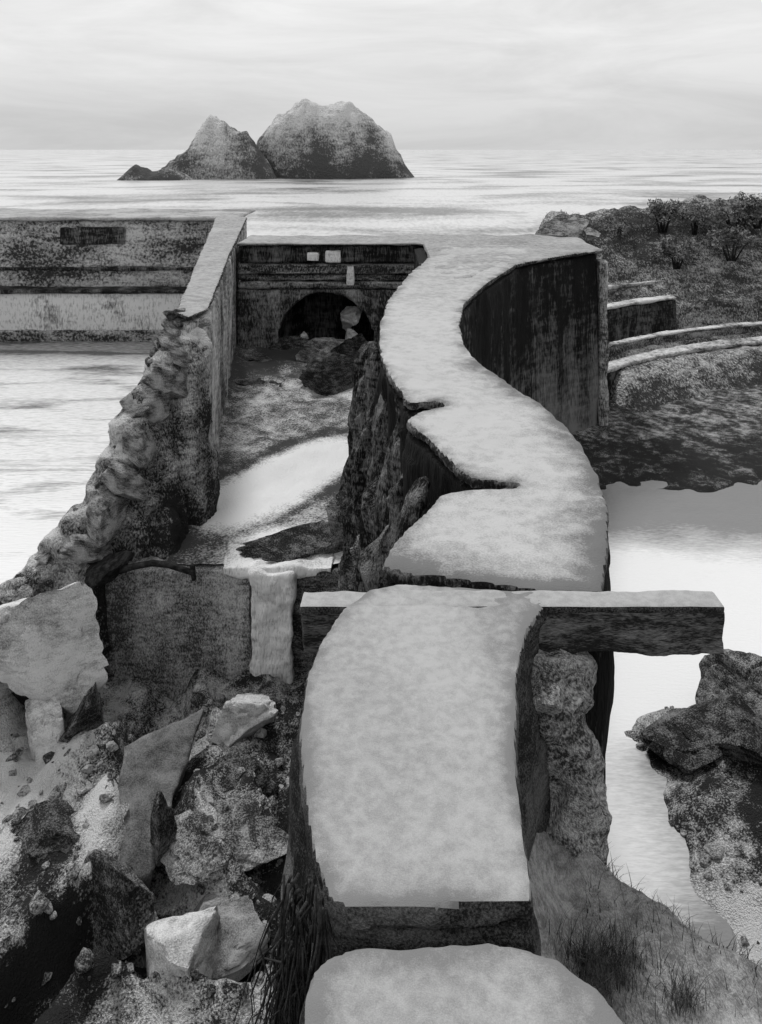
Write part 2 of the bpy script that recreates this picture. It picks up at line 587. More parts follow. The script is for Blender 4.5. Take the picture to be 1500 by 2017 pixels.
def floor_tone(x, y):
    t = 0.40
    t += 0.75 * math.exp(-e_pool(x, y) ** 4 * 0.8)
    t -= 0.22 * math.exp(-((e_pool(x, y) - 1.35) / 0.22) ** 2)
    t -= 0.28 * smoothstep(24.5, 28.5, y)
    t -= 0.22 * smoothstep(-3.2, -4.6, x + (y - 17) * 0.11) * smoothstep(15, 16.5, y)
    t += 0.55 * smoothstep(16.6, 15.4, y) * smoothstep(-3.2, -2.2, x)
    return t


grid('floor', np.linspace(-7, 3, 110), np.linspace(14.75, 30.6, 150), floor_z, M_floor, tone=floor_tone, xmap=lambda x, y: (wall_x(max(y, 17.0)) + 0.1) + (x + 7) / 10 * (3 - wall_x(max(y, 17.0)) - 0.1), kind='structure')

# hill with terraces beyond the mud flat


def arc_y(x, base):                  # the terraces curve away to the right
    return base + 7.4 * (1 - math.exp(-max(0, x - 8.0) / 7.2)) - 0.9


def hill_z(x, y):
    d0 = y - arc_y(x, 27.6)
    z = -0.3 + 1.25 * smoothstep(0, 3.4, d0)
    z += 0.25 * smoothstep(4.4, 4.6, d0)
    z += (1.0 if x < 13.4 else 1.0 + 0.0 * x) * smoothstep(6.85, 7.1, d0)
    z += 3.55 * smoothstep(7.2, 14.5, d0) + 0.5 * fbm((x * .5, y * .5, 2), 4) * smoothstep(5, 9, d0)
    z += 0.10 * fbm((x * 1.5, y * 1.5, 7), 3)
    z += 0.6 * smoothstep(11, 22, x) * smoothstep(8, 14, d0)
    z -= 12 * smoothstep(17, 30, d0)
    if x < 9.5:
        z -= 6.5 * smoothstep(9.4, 6.4, x)
    return z


def hill_tone(x, y):
    d0 = y - arc_y(x, 27.6)
    t = 0.42
    t -= 0.16 * math.exp(-((d0 - 1.4) / 0.8) ** 2)
    t += 0.10 * math.exp(-((d0 - 2.9) / 0.4) ** 2)
    t -= 0.22 * math.exp(-((d0 - 12.5) / 1.6) ** 2)
    return t


grid('hill', np.concatenate([np.linspace(6.3, 24, 150), np.linspace(24.5, 90, 40)]), np.linspace(26.5, 66, 210), hill_z, M_hill, tone=hill_tone, kind='structure')

# ------------------------------------------------------------------ back wall with the arch
xl, xr = -5.25, 7.55
YB = 29.7


def arch_shape(cx, z0, rx, rz, y0, y1, n=22):
    pts = [(cx - rx, z0 - 1.0)] + [(cx - rx * math.cos(math.pi * k / n), z0 + rz * math.sin(math.pi * k / n)) for k in range(n + 1)] + [(cx + rx, z0 - 1.0)]
    return pts


back = empty('arch_wall', 'long flat-topped concrete wall across the back, pierced by a low dark arch', 'wall')
acx, arx, az0, arz = -2.02, 1.75, 2.55, 1.72
# face left of the curved wall, with the arch cut out of the outline
arch = [(acx - arx, -0.5)] + [(acx - arx * math.cos(math.pi * k / 22), az0 + arz * math.sin(math.pi * k / 22)) for k in range(23)] + [(acx + arx, -0.5)]
pieces = [box(xl, acx - arx, YB, 32.2, -0.5, 4.38), box(acx + arx, 1.6, YB, 32.2, -0.5, 4.38)]
for k in range(40):
    xa, xb = acx - arx + 2 * arx * k / 40, acx - arx + 2 * arx * (k + 1) / 40
    q = ((xa + xb) / 2 - acx) / arx
    pieces.append(box(xa - 0.02, xb + 0.02, YB, 32.2, az0 + arz * math.sqrt(max(0, 1 - q * q)), 4.40))
remeshed('wall_face', pieces, 0.07, 0.05, 1.2, M_face_back, parent=back)
# horizontal courses above the arch
z = 5.98
for k, (hgt, proud) in enumerate(((0.68, -0.16), (0.36, 0.02), (0.28, -0.07), (0.27, 0.05))):
    remeshed('course', [box(xl, 1.6, YB - proud, 32.2, z - hgt + 0.015, z)], 0.08, 0.035, 1.3, M_face_black if k == 0 else M_face_band, parent=back)  # top course near black for the shade under the coping
    z -= hgt
# pale repair patches
for (px0, px1, py0, py1) in ((640, 671, 494, 518), (682, 697, 524, 562), (604, 628, 498, 514)):
    a, b = at(px0, py1, YB - 0.02), at(px1, py0, YB - 0.02)
    remeshed('patch', [box(a.x, b.x, YB - 0.10, YB + 0.2, a.z, b.z)], 0.05, 0.03, 2, M_face_pale, parent=back)
# tunnel lining behind the arch, with a black end sheet added to keep it dark
tv, tf = [], []
ar2 = arch
for yy in (29.75, 32.1):
    tv += [(p[0] * 1.0, yy, p[1]) for p in ar2]
m_ = len(ar2)
tf = [[i, i + 1, m_ + i + 1, m_ + i] for i in range(m_ - 1)]
end = [(acx - arx - 0.2, 32.15, -0.5), (acx + arx + 0.2, 32.15, -0.5), (acx + arx + 0.2, 32.15, 4.5), (acx - arx - 0.2, 32.15, 4.5)]
b0 = len(tv)
tv += end
tf.append([b0, b0 + 1, b0 + 2, b0 + 3])
mesh_obj('tunnel_lining', tv, tf, M_face_black, smooth=False, parent=back)
# right half of the face, black and streaked
front_r = [(1.2, 22.6), (2.05, 20.9), (3.05, 23.2), (4.6, 25.1), (6.2, 26.8), (7.45, 27.85), (7.55, 32.2), (1.2, 32.2)]
remeshed('wall_face', [prism(ccw([(x + (0.0), y + 0.12) for x, y in front_r]), -1.0, 5.97, 0.05)], 0.10, 0.12, 0.9, M_face_shade, vert=0.3, sunk=5.97, parent=back)
remeshed('wall_coping', [box(xl, 2.0, YB - 0.10, 32.5, 5.99, TOP),
                         prism(ccw([(1.5, 22.6), (2.05, 20.7), (3.05, 23.0), (4.6, 24.9), (6.2, 26.6), (7.6, 27.7), (7.7, 32.5), (1.5, 32.5)]), 5.97, TOP)],
         0.09, 0.05, 0.8, M_cap, tone=lambda c, n: 0.46 - (0.6 if n[2] < 0.6 else 0), sharp=28, side_mat=M_face_dark, parent=back)
# pale clean quoin at the open end of the wall
remeshed('end_pier', [box(7.46, 7.78, 27.75, 31.8, -1.0, 5.7)], 0.09, 0.06, 1.0, M_face, parent=back)

# rocks lying on the wall top near its end
rock('rock', at(1110, 452, 32.4), (1.25, 0.9, 0.55), 11, M_rock_mid, sub=4, label='low grey outcrop lying on the wall top beside the scrub hill', cat='rock', group='rocks on the wall top')
rock('rock', at(1165, 462, 31.5), (0.45, 0.5, 0.2), 12, M_rock_mid, sub=4, label='small grey rock at the open corner of the long wall top', cat='rock', group='rocks on the wall top')

# ------------------------------------------------------------------ S-curved wall
LP = [(752, 1112), (765, 1085), (800, 1045), (868, 972), (905, 966), (1022, 955), (1022, 946), (930, 940), (905, 925), (868, 890), (835, 855), (800, 828),
      (830, 806), (878, 797), (860, 788), (806, 792), (775, 752), (752, 712), (745, 675), (750, 630), (762, 592), (800, 545), (850, 500), (872, 482)]
RP = [(1060, 482), (1010, 525), (960, 556), (915, 596), (904, 640), (914, 678), (945, 715), (1010, 757), (1065, 795), (1110, 832), (1150, 882), (1178, 935),
      (1193, 985), (1196, 1050), (1192, 1120), (1186, 1163), (1080, 1162), (1000, 1150), (900, 1137), (800, 1128)]
spts = []
full = LP + RP
for i, (px, py) in enumerate(full):
    a, b = on(px, py, TOP), on(*full[(i + 1) % len(full)], TOP)
    k = max(1, int((b - a).length / 0.22)) if i < len(LP) else 1
    for j in range(k):
        q = a.lerp(b, j / k)
        if j:
            q.x += 0.07 * mn.noise(Vector((q.y * 4, 1, 0)))
            q.y += 0.09 * mn.noise(Vector((q.x * 4, q.y * 4, 5)))
        spts.append(q)
spts = ccw([(p.x, p.y) for p in spts])
swall = empty('curved_wall', 'broad S-curved concrete wall winding from the beam to the long back wall', 'wall')


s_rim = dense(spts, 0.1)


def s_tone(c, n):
    # grey along the outer right-hand rim, paler in the middle
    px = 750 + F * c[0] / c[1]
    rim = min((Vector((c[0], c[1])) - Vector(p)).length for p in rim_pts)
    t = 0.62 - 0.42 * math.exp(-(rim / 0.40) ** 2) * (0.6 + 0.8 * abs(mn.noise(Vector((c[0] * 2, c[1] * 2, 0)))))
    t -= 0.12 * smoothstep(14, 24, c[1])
    t += 0.10 - 0.55 * rim_dark(c, s_rim, 0.13, 3)
    return t - (0.75 if n[2] < 0.6 else 0)  # steep sides darker: side shade put into the tone


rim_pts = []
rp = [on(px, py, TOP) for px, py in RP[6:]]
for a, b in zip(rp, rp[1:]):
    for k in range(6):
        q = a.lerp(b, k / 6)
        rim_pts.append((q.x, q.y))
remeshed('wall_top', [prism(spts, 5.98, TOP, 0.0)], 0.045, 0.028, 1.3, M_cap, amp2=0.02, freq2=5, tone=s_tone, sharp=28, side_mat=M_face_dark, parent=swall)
remeshed('wall_face', [prism(spts, -1.0, 5.99, -0.06)], 0.06, 0.16, 0.9, M_face_shade, vert=0.35, sunk=5.99, amp2=0.10, freq2=2.6, parent=swall)
# broken footing spreading on the chamber side
foot = []
for px, py, zt, r in ((738, 690, 5.3, 0.42), (744, 730, 5.2, 0.5), (752, 780, 5.0, 0.55), (748, 840, 4.7, 0.55), (770, 900, 4.7, 0.5), (810, 930, 5.0, 0.45), (845, 925, 5.3, 0.36),
                      (735, 860, 3.6, 0.6), (755, 960, 3.5, 0.5), (812, 870, 5.4, 0.34), (800, 985, 4.9, 0.36), (775, 1030, 4.6, 0.36), (858, 880, 5.75, 0.24), (886, 910, 5.75, 0.2), (838, 985, 5.6, 0.26), (796, 812, 5.7, 0.24), (768, 762, 5.7, 0.26), (825, 850, 5.7, 0.26), (748, 715, 5.7, 0.24)):
    p = on(px, py, zt)
    foot.append(ico((p.x - 0.04, p.y, zt - 1.5), (r, r, 1.75)))
remeshed('footing', foot, 0.045, 0.22, 1.3, charcoal('creviced_footing', 0.006, 0.30, 1.6, (0.44, 0.70), 18, 0.9, stretch=(1.5, 1.5, 0.35), gstretch=(1.2, 1.2, 0.3), bump=0.8, bdist=0.07, strokes=0.5), octv=5, vert=0.3, amp2=0.36, freq2=2.6, parent=swall)

# ------------------------------------------------------------------ near wall blocks and the beam
bl = [(592, 1400), (598, 1520), (606, 1600), (622, 1690), (650, 1765), (690, 1783), (800, 1780), (930, 1775), (1050, 1768), (1042, 1700), (1028, 1600), (1012, 1480),
      (1018, 1330), (1035, 1240), (1075, 1185), (1060, 1166), (980, 1160), (880, 1152), (780, 1148), (730, 1160), (680, 1200), (630, 1270), (604, 1330)]
bpts = ccw([tuple(on(px, py, TOP).xy) for px, py in bl])
block = empty('wall_block', 'large pale round-cornered wall block before the beam, its flanks coloured dark as shade', 'wall block')


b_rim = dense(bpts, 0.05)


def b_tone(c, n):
    t = 0.62 + 0.10 * mn.noise(Vector((c[0] * 1.6, c[1] * 0.9, 0))) - 0.75 * rim_dark(c, b_rim, 0.07, 5)
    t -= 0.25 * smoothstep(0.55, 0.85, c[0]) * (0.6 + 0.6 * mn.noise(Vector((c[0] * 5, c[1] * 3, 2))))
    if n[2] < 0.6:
        t -= 0.75  # upright faces get their shade through the tone
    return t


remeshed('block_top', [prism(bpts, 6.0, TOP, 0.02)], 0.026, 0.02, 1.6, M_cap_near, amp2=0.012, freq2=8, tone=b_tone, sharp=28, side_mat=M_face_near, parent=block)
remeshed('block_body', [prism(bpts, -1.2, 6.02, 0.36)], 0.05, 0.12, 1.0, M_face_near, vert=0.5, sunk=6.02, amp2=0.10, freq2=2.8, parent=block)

nb = [(560, 2400), (590, 2100), (612, 1960), (632, 1905), (690, 1868), (800, 1858), (940, 1850), (1040, 1862), (1110, 1890), (1180, 1945), (1230, 2010), (1290, 2110), (1400, 2400)]
npts = ccw([tuple(on(px, py, TOP - 0.06).xy) for px, py in nb])
near = empty('wall_block', 'nearest pale wall block, cut off by the bottom edge below the black crack', 'wall block')


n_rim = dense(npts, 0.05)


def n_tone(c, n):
    return 0.58 - 0.75 * rim_dark(c, n_rim, 0.08, 9) - 0.32 * smoothstep(0.45, 1.0, c[0]) + 0.12 * mn.noise(Vector((c[0] * 2, c[1] * 2, 4))) - (0.75 if n[2] < 0.6 else 0)  # last term shades the steep sides by tone


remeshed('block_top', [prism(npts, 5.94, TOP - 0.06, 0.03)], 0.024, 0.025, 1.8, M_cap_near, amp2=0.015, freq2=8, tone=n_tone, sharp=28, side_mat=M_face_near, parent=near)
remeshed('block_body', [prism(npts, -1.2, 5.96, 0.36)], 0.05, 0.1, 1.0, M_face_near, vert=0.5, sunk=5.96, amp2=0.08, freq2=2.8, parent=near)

beam = empty('concrete_beam', 'slim concrete beam sticking out from the wall over the white water, black faced', 'beam')
p0, p1 = on(592, 1180, TOP), on(1418, 1180, TOP)
remeshed('beam_top', [box(p0.x, p1.x, 6.04, 6.27, 6.05, 6.105)], 0.022, 0.014, 3, M_cap_near, tone=lambda c, n: 0.62, sharp=28, side_mat=M_face_near, parent=beam)
remeshed('beam_face', [box(p0.x + 0.02, p1.x - 0.01, 6.05, 6.26, 5.74, 6.06)], 0.022, 0.026, 3.2, charcoal('black_beam', 0.012, 0.2, 2.2, (0.44, 0.75), 45, 0.8, stretch=(0.5, 1, 2), gstretch=(0.25, 1, 1.6)), parent=beam)
# rock pier under the beam
pier = []
for px, py, r, zz in ((1085, 1340, 0.36, 1.0), (1080, 1420, 0.36, 1.0), (1100, 1520, 0.34, 1.0), (1110, 1590, 0.36, 1.0)):
    p = at(px, py, 6.15)
    pier.append(ico((p.x, 6.2, p.z), (r, 0.42, 0.45)))
pier.append(box(0.95, 1.42, 5.95, 6.6, -1.2, 4.9))
pier.append(box(1.0, 1.45, 6.05, 6.5, 4.5, 5.72))
remeshed('rubble_pier', pier, 0.03, 0.11, 1.9, M_rock_mid, amp2=0.16, freq2=3.5, label='dark rubble pier holding up the beam beside the pale block', cat='pier')
rock('rock', at(1062, 1372, 5.7), (0.12, 0.12, 0.11), 21, M_rock_mid, sub=3, label='small grey stone set in the rubble pier under the beam', cat='rock')

# ------------------------------------------------------------------ left wall and its ruin
lwall = empty('ruined_wall', 'broken concrete wall on the left, pale on top and crumbling down to the tidal pool', 'wall')
tl = [(425, 428), (350, 600), (338, 612), (372, 622), (412, 604), (452, 500), (486, 428)]
tpts = ccw([tuple(on(px, py, TOP).xy) for px, py in tl])
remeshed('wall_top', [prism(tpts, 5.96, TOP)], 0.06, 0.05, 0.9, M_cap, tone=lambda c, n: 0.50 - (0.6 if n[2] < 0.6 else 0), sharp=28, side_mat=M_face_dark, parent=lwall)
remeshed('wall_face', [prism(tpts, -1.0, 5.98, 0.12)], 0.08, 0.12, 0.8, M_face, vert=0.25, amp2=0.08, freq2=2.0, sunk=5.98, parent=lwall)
crest = [(372, 640, 16.9), (335, 660, 16.8), (318, 690, 16.6), (300, 740, 16.3), (262, 800, 16.0), (245, 860, 15.7), (215, 920, 15.4), (175, 980, 15.1), (140, 1030, 14.9), (110, 1075, 14.7), (60, 1125, 14.5), (5, 1175, 14.3), (-80, 1230, 14.1), (-220, 1270, 14)]
shapes = []
crest_xy = []
for px, py, Y in crest:
    p = at(px - (6 if py > 650 else 0), py + 14, Y)
    crest_xy.append(p)
    r = 0.34 if py < 760 else 0.5
    shapes.append(ico((p.x, p.y, p.z - 0.3), (r, 0.55, 0.4)))
    hgt = p.z + 1.2
    shapes.append(ico((p.x + 0.1, p.y - 0.1, p.z - 0.5 - hgt / 2), (r + 0.15, 0.75, hgt / 2 + 0.5)))
for px, py, Y, r in ((325, 760, 16.4, 0.30), (305, 860, 16.1, 0.45), (325, 960, 15.9, 0.4), (270, 930, 15.7, 0.5), (325, 1045, 15.5, 0.45), (250, 1030, 15.2, 0.5), (190, 1080, 14.9, 0.5)):
    p = at(px, py, Y)
    shapes.append(ico((p.x, p.y, p.z - 1.2), (r, r, 1.6)))


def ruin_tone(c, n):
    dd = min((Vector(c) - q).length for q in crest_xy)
    t = 0.30 + 0.36 * math.exp(-((dd - 0.45) / 0.4) ** 2)  # lit tops put into the tone: paler by the crest and upward faces
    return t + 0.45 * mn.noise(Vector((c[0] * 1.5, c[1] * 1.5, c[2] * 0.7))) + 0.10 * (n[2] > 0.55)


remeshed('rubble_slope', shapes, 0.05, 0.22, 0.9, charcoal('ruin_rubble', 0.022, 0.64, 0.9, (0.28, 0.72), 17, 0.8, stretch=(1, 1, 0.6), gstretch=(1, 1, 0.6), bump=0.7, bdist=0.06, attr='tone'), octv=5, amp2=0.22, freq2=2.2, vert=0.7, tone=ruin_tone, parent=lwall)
rg = random.Random(5)
protos = [bpy.data.meshes.new('stone') for _ in range(4)]
for k, me in enumerate(protos):
    v, f = rock_mesh((1, 1, 0.8), 40 + k, 3, 0.2, 7)
    me.from_pydata(v, [], f)
    me.polygons.foreach_set('use_smooth', [True] * len(me.polygons))
    me.materials.append((M_rock_mid, M_rock_dark, M_rock_mid, M_rock_dark)[k])
edge = [(352, 600, 17.2)] + crest[1:]
for i in range(64):
    t = rg.random() * (len(edge) - 2)
    a, b = edge[int(t)], edge[int(t) + 1]
    fr = t - int(t)
    px = a[0] + (b[0] - a[0]) * fr + rg.uniform(-12, 20)
    py = a[1] + (b[1] - a[1]) * fr + rg.uniform(-2, 24)
    Y = a[2] + (b[2] - a[2]) * fr + rg.uniform(-0.25, 0.15)
    s = rg.uniform(0.06, 0.16)
    o = bpy.data.objects.new('stone', protos[i % 4])
    COL.objects.link(o)
    o.parent = lwall
    o.location = at(px, py, Y)
    o.scale = (s * rg.uniform(.8, 1.4), s, s * rg.uniform(.6, 1.0))
    o.rotation_euler = (rg.uniform(-.4, .4), rg.uniform(-.4, .4), rg.uniform(0, 6))

M_ruin_pale = charcoal('ruin_block', 0.03, 0.56, 1.0, (0.34, 0.66), 20, 0.9, bump=0.6, bdist=0.05)
pale_stone = bpy.data.meshes.new('stone')
v, f = rock_mesh((1, 1, 0.8), 47, 4, 0.2, 6)
pale_stone.from_pydata(v, [], f)
pale_stone.polygons.foreach_set('use_smooth', [True] * len(pale_stone.polygons))
pale_stone.set_sharp_from_angle(angle=rad(32))
pale_stone.materials.append(M_ruin_pale)
for px, py, Y, sx, sz, rz in ((352, 640, 17.0, 0.34, 0.16, 0.2), (330, 682, 16.7, 0.36, 0.22, 1.1), (304, 745, 16.2, 0.34, 0.30, 2.0), (282, 800, 15.9, 0.30, 0.34, 2.9), (262, 862, 15.6, 0.30, 0.30, 0.7), (226, 940, 15.1, 0.26, 0.26, 1.6), (196, 1010, 14.8, 0.26, 0.3, 0.4), (150, 1075, 14.5, 0.3, 0.22, 2.2)):
    o = bpy.data.objects.new('stone', pale_stone)
    COL.objects.link(o)
    o.parent = lwall
    o.location = at(px + 10, py + 8, Y + 0.05)
    o.scale = (sx * 1.5, 0.42, sz * 1.1)
    o.rotation_euler = (0.3, 0.2, rz)

# far wall of the tidal pool
sea_wall = empty('pool_wall', 'distant dark seawall with a pale flat top closing the tidal pool on the left', 'wall')
xe = on(478, 420, TOP).x
remeshed('wall_coping', [box(-34, xe + 0.2, 41.0, 46.8, 5.9, TOP)], 0.12, 0.05, 0.6, M_cap_far, parent=sea_wall)
remeshed('wall_face', [box(-34, xe - 0.3, 41.3, 46.5, -1.2, 5.92)], 0.16, 0.08, 0.5, M_seawall, parent=sea_wall)
remeshed('ledge', [box(-34, xe - 0.4, 40.4, 41.5, -1.0, 2.35)], 0.13, 0.06, 0.6, charcoal('ledge_streaked', 0.1, 0.66, 0.5, (0.22, 0.5), 5, 1.0, gstretch=(1.2, 1, 0.4)), parent=sea_wall)
remeshed('ledge_lip', [box(-34, xe - 0.4, 40.2, 41.4, 2.36, 2.56)], 0.1, 0.06, 0.6, M_face_black, parent=sea_wall)
remeshed('tide_course', [box(-34, xe - 0.5, 40.28, 41.2, -1.0, 0.55)], 0.1, 0.06, 0.7, M_seawall, parent=sea_wall)
remeshed('string_course', [box(-34, xe - 0.4, 41.16, 41.5, 3.35, 3.55)], 0.08, 0.05, 0.7, M_face_black, parent=sea_wall)
a, b = at(117, 482, 41.2), at(246, 448, 41.2)
remeshed('recess_shade', [box(a.x, b.x, 41.16, 41.5, a.z, b.z)], 0.08, 0.04, 1.5, M_face_black, parent=sea_wall)  # black slab on the face stands in for a recess in shade

# ------------------------------------------------------------------ retaining wall in front of the chamber floor
ret = empty('retaining_wall', 'dark wall face under the edge of the sandy chamber floor', 'wall')
a, b = at(215, 1400, 14.7), at(496, 1112, 14.7)
remeshed('wall_face', [box(a.x, b.x, 14.55, 15.3, -1.2, 1.95)], 0.05, 0.09, 1.1, charcoal('retaining_concrete', 0.05, 0.52, 1.0, (0.38, 0.72), 22, 0.9, stretch=(1.3, 1.3, 0.5), gstretch=(1, 1, 0.6)), vert=0.4, parent=ret)
remeshed('wall_face', [box(at(570, 1112, 14.7).x, 0.6, 14.55, 15.3, -1.2, 1.9)], 0.05, 0.12, 1.1, M_rock_dark, vert=0.4, parent=ret)
remeshed('pale_buttress', [box(b.x + 0.02, at(578, 1112, 14.6).x, 14.38, 15.2, -1.0, 1.98)], 0.04, 0.13, 1.3, M_face_pale, parent=ret, label='pale buttress')
remeshed('edge_slab', [box(at(440, 1100, 14.7).x, at(655, 1100, 14.7).x, 14.5, 15.3, 1.86, 2.04)], 0.035, 0.10, 1.4, M_face_pale, parent=ret)

# bent iron pipe lying on the broken edge, with the dark lump it comes out of
pts = [at(px, py, Y) for px, py, Y in ((236, 1124, 14.25), (262, 1116, 14.2), (300, 1109, 14.2), (330, 1112, 14.2), (358, 1121, 14.2), (380, 1128, 14.2))]
v, f = tube_mesh([(pts, 0.062, 0.05)], 8)
pipe = mesh_obj('iron_pipe', v, f, M_iron, label='bent black iron pipe lying across the broken wall edge', cat='pipe')
v, f = tube_mesh([([at(379, 1113, 14.2), at(380, 1128, 14.2), at(382, 1142, 14.2)], 0.05, 0.04)], 8)
mesh_obj('pipe_end', v, f, M_iron, parent=pipe)
rock('rock', at(216, 1122, 14.3), (0.36, 0.3, 0.26), 31, M_iron, rz=0.4, tilt=(0, -0.6), sub=4, label='black pointed lump where the iron pipe begins', cat='rock')

# ------------------------------------------------------------------ rocks in the pit
PIT = [
    ('boulder', (108, 1265, 13.3), (0.78, 0.6, 0.92), 3, M_rock_pale, 0.3, 'big pale smooth boulder perched below the ruined wall', 'boulder'),
    ('rock', (18, 1290, 13.6), (0.40, 0.5, 0.8), 4, M_rock_mid, 0.1, 'grey rock at the left edge behind the pale boulder', 'rock'),
    ('rock', (92, 1425, 12.9), (0.36, 0.3, 0.5), 5, M_rock_pale, 0.8, 'pale wedge of stone under the big smooth boulder', 'rock'),
    ('rock', (172, 1425, 12.9), (0.34, 0.4, 0.5), 6, M_rock_dark, 0.5, 'dark rock under the right side of the pale boulder', 'rock'),
    ('rock', (445, 1590, 11.9), (0.95, 0.8, 0.50), 7, M_rock_dark, 0.5, 'broad rough dark rock half buried in the middle of the pit', 'rock'),
    ('rock', (478, 1415, 13.2), (0.38, 0.5, 0.5), 8, M_rock_pale, 1.5, 'pale stone at the foot of the pale buttress', 'rock'),
    ('rock', (440, 1668, 10.8), (0.75, 0.55, 0.24), 29, M_rock_mid, 0.5, 'flat grey rock behind the split boulder', 'rock'),
    ('rock', (240, 1800, 10.0), (0.34, 0.6, 0.45), 13, M_rock_dark, 0.9, 'black jagged rock on the slope left of the split boulder', 'rock'),
    ('rock', (105, 1660, 10.9), (0.45, 0.5, 0.34), 14, M_rock_dark, 0.4, 'dark rock on the left bank beyond the pale ridge', 'rock'),
    ('rock', (322, 1645, 10.7), (0.14, 0.2, 0.42), 15, M_rock_dark, 0.0, 'narrow black upright rock beside the leaning slab', 'rock'),
]
for nm, (px, py, Y), r, sd, mt, rz, lb, ct in PIT:
    rock(nm, at(px, py, Y), r, sd, mt, rz, sub=5, amp=0.2, facets=5, label=lb, cat=ct)

# the split boulder with its broken-off upper piece
sb = empty('split_boulder', 'pale split boulder with a darker cracked upper half near the bottom left', 'boulder')
rock('lower_stone', at(345, 1900, 9.5), (0.52, 0.5, 0.50), 16, M_rock_pale, 0.2, sub=5, amp=0.12, parent=sb)
rock('upper_stone', at(440, 1835, 9.9), (0.55, 0.4, 0.22), 17, charcoal('cracked_stone', 0.06, 0.34, 1.6, (0.32, 0.62), 30, 0.8), 0.35, (0.1, -0.25), sub=5, amp=0.14, parent=sb)

# loose debris, too small to count, over the pit floor and the ruin
dv_, df_ = [], []
rgd = random.Random(77)
small = [rock_mesh((1, 1, 0.75), 60 + k, 2, 0.2, 5) for k in range(6)]
for i in range(900):
    if i < 640:
        x, y = rgd.uniform(-6.5, -0.9), rgd.uniform(8.6, 13.8)
        zz = ground_z(x, y)
    elif i < 760:
        x, y = rgd.uniform(3.6, 6.5), rgd.uniform(8, 13.5)
        zz = ground_z(x, y)
    else:
        t = rgd.random() * (len(crest_xy) - 2)
        a, b = crest_xy[int(t)], crest_xy[int(t) + 1]
        p = a.lerp(b, t - int(t))
        x, y, zz = p.x + rgd.uniform(-0.2, 0.45), p.y - rgd.uniform(0.1, 0.4), p.z + rgd.uniform(-0.5, -0.05)
    sc_ = 0.022 + 0.10 * rgd.random() ** 3
    an = rgd.uniform(0, 6.28)
    v, f = small[i % 6]
    b0 = len(dv_)
    for p in v:
        dv_.append((x + sc_ * (p[0] * math.cos(an) - p[1] * math.sin(an)), y + sc_ * (p[0] * math.sin(an) + p[1] * math.cos(an)), zz + sc_ * p[2]))
    df_ += [[q + b0 for q in ff_] for ff_ in f]
o = mesh_obj('rubble', dv_, df_, M_rock_mid, smooth=False, kind='stuff')

# leaning slab
slab_pts = [at(246, 1470, 12.0), at(408, 1386, 12.9), at(345, 1560, 11.5), at(300, 1725, 10.45), at(190, 1765, 10.15)]
nrm = (slab_pts[1] - slab_pts[0]).cross(slab_pts[4] - slab_pts[0]).normalized()
if nrm.z > 0:
    nrm = -nrm
vv = [tuple(p + nrm * 0.25) for p in slab_pts] + [tuple(p) for p in slab_pts]
n_ = 5
ff = [list(range(n_)), list(range(n_, 2 * n_))[::-1]] + [[i, n_ + i, n_ + (i + 1) % n_, (i + 1) % n_] for i in range(n_)]
remeshed('leaning_slab', [(vv, ff)], 0.035, 0.06, 1.3, charcoal('slab_concrete', 0.04, 0.22, 1.0, (0.3, 0.7), 28, 0.7), label='smooth grey slab leaning from the wall foot into the pit', cat='slab')

# ------------------------------------------------------------------ stones in the chamber
CH = [
    ((625, 1062, 15.4), (1.10, 0.55, 0.34), 51, M_rock_dark, 0.05, 'dark tapering rock lying in front of the white puddle'),
    ((705, 1015, 15.2), (0.42, 0.4, 0.45), 52, M_rock_dark, 0.3, 'dark rock between the puddle rock and the curved wall'),
    ((745, 985, 14.4), (0.26, 0.3, 0.45), 53, M_rock_pale, 0.0, 'pale upright stone against the foot of the curved wall'),
    ((690, 1110, 13.9), (0.30, 0.3, 0.34), 54, M_rock_dark, 0.9, 'dark stone at the floor edge above the beam'),
    ((735, 1100, 12.8), (0.22, 0.3, 0.35), 55, M_rock_mid, 0.9, 'grey stone wedged beside the near end of the curved wall'),
    ((515, 712, 28.4), (0.75, 0.5, 0.26), 56, M_rock_dark, 0.15, 'black flat rock left of the arch mouth'),
    ((515, 760, 25.6), (0.80, 0.3, 0.14), 57, M_rock_dark, -0.25, 'thin black slab lying on the chamber sand'),
    ((630, 705, 28.4), (1.05, 0.7, 0.50), 58, M_rock_mid, 0.3, 'grey rubble heaped in the arch mouth'),
    ((665, 765, 25.4), (0.95, 0.8, 0.75), 59, M_rock_dark, 0.6, 'dark rock rolled out in front of the arch'),
    ((702, 700, 27.2), (0.62, 0.6, 0.85), 60, M_rock_dark, 0.1, 'black boulder between the arch and the curved wall'),
    ((686, 626, 30.6), (0.42, 0.4, 0.45), 61, M_rock_pale, 0.5, 'pale rock added for the light coming through high inside the arch'),  # stands in for a bright hole in the tunnel
    ((690, 664, 29.9), (0.34, 0.3, 0.30), 62, M_rock_pale, 1.2, 'pale stone low inside the arch'),
    ((596, 662, 30.4), (0.16, 0.2, 0.16), 63, M_rock_pale, 0.2, 'tiny pale stone in the dark of the arch'),
    ((590, 690, 30.0), (0.85, 0.5, 0.4), 64, M_rock_dark, 0.2, 'black rubble filling the left of the arch'),
]
for (px, py, Y), r, sd, mt, rz, lb in CH:
    rock('rock', at(px, py, Y), r, sd, mt, rz, sub=5, amp=0.22, facets=6, label=lb, cat='rock', group='rocks in the chamber')

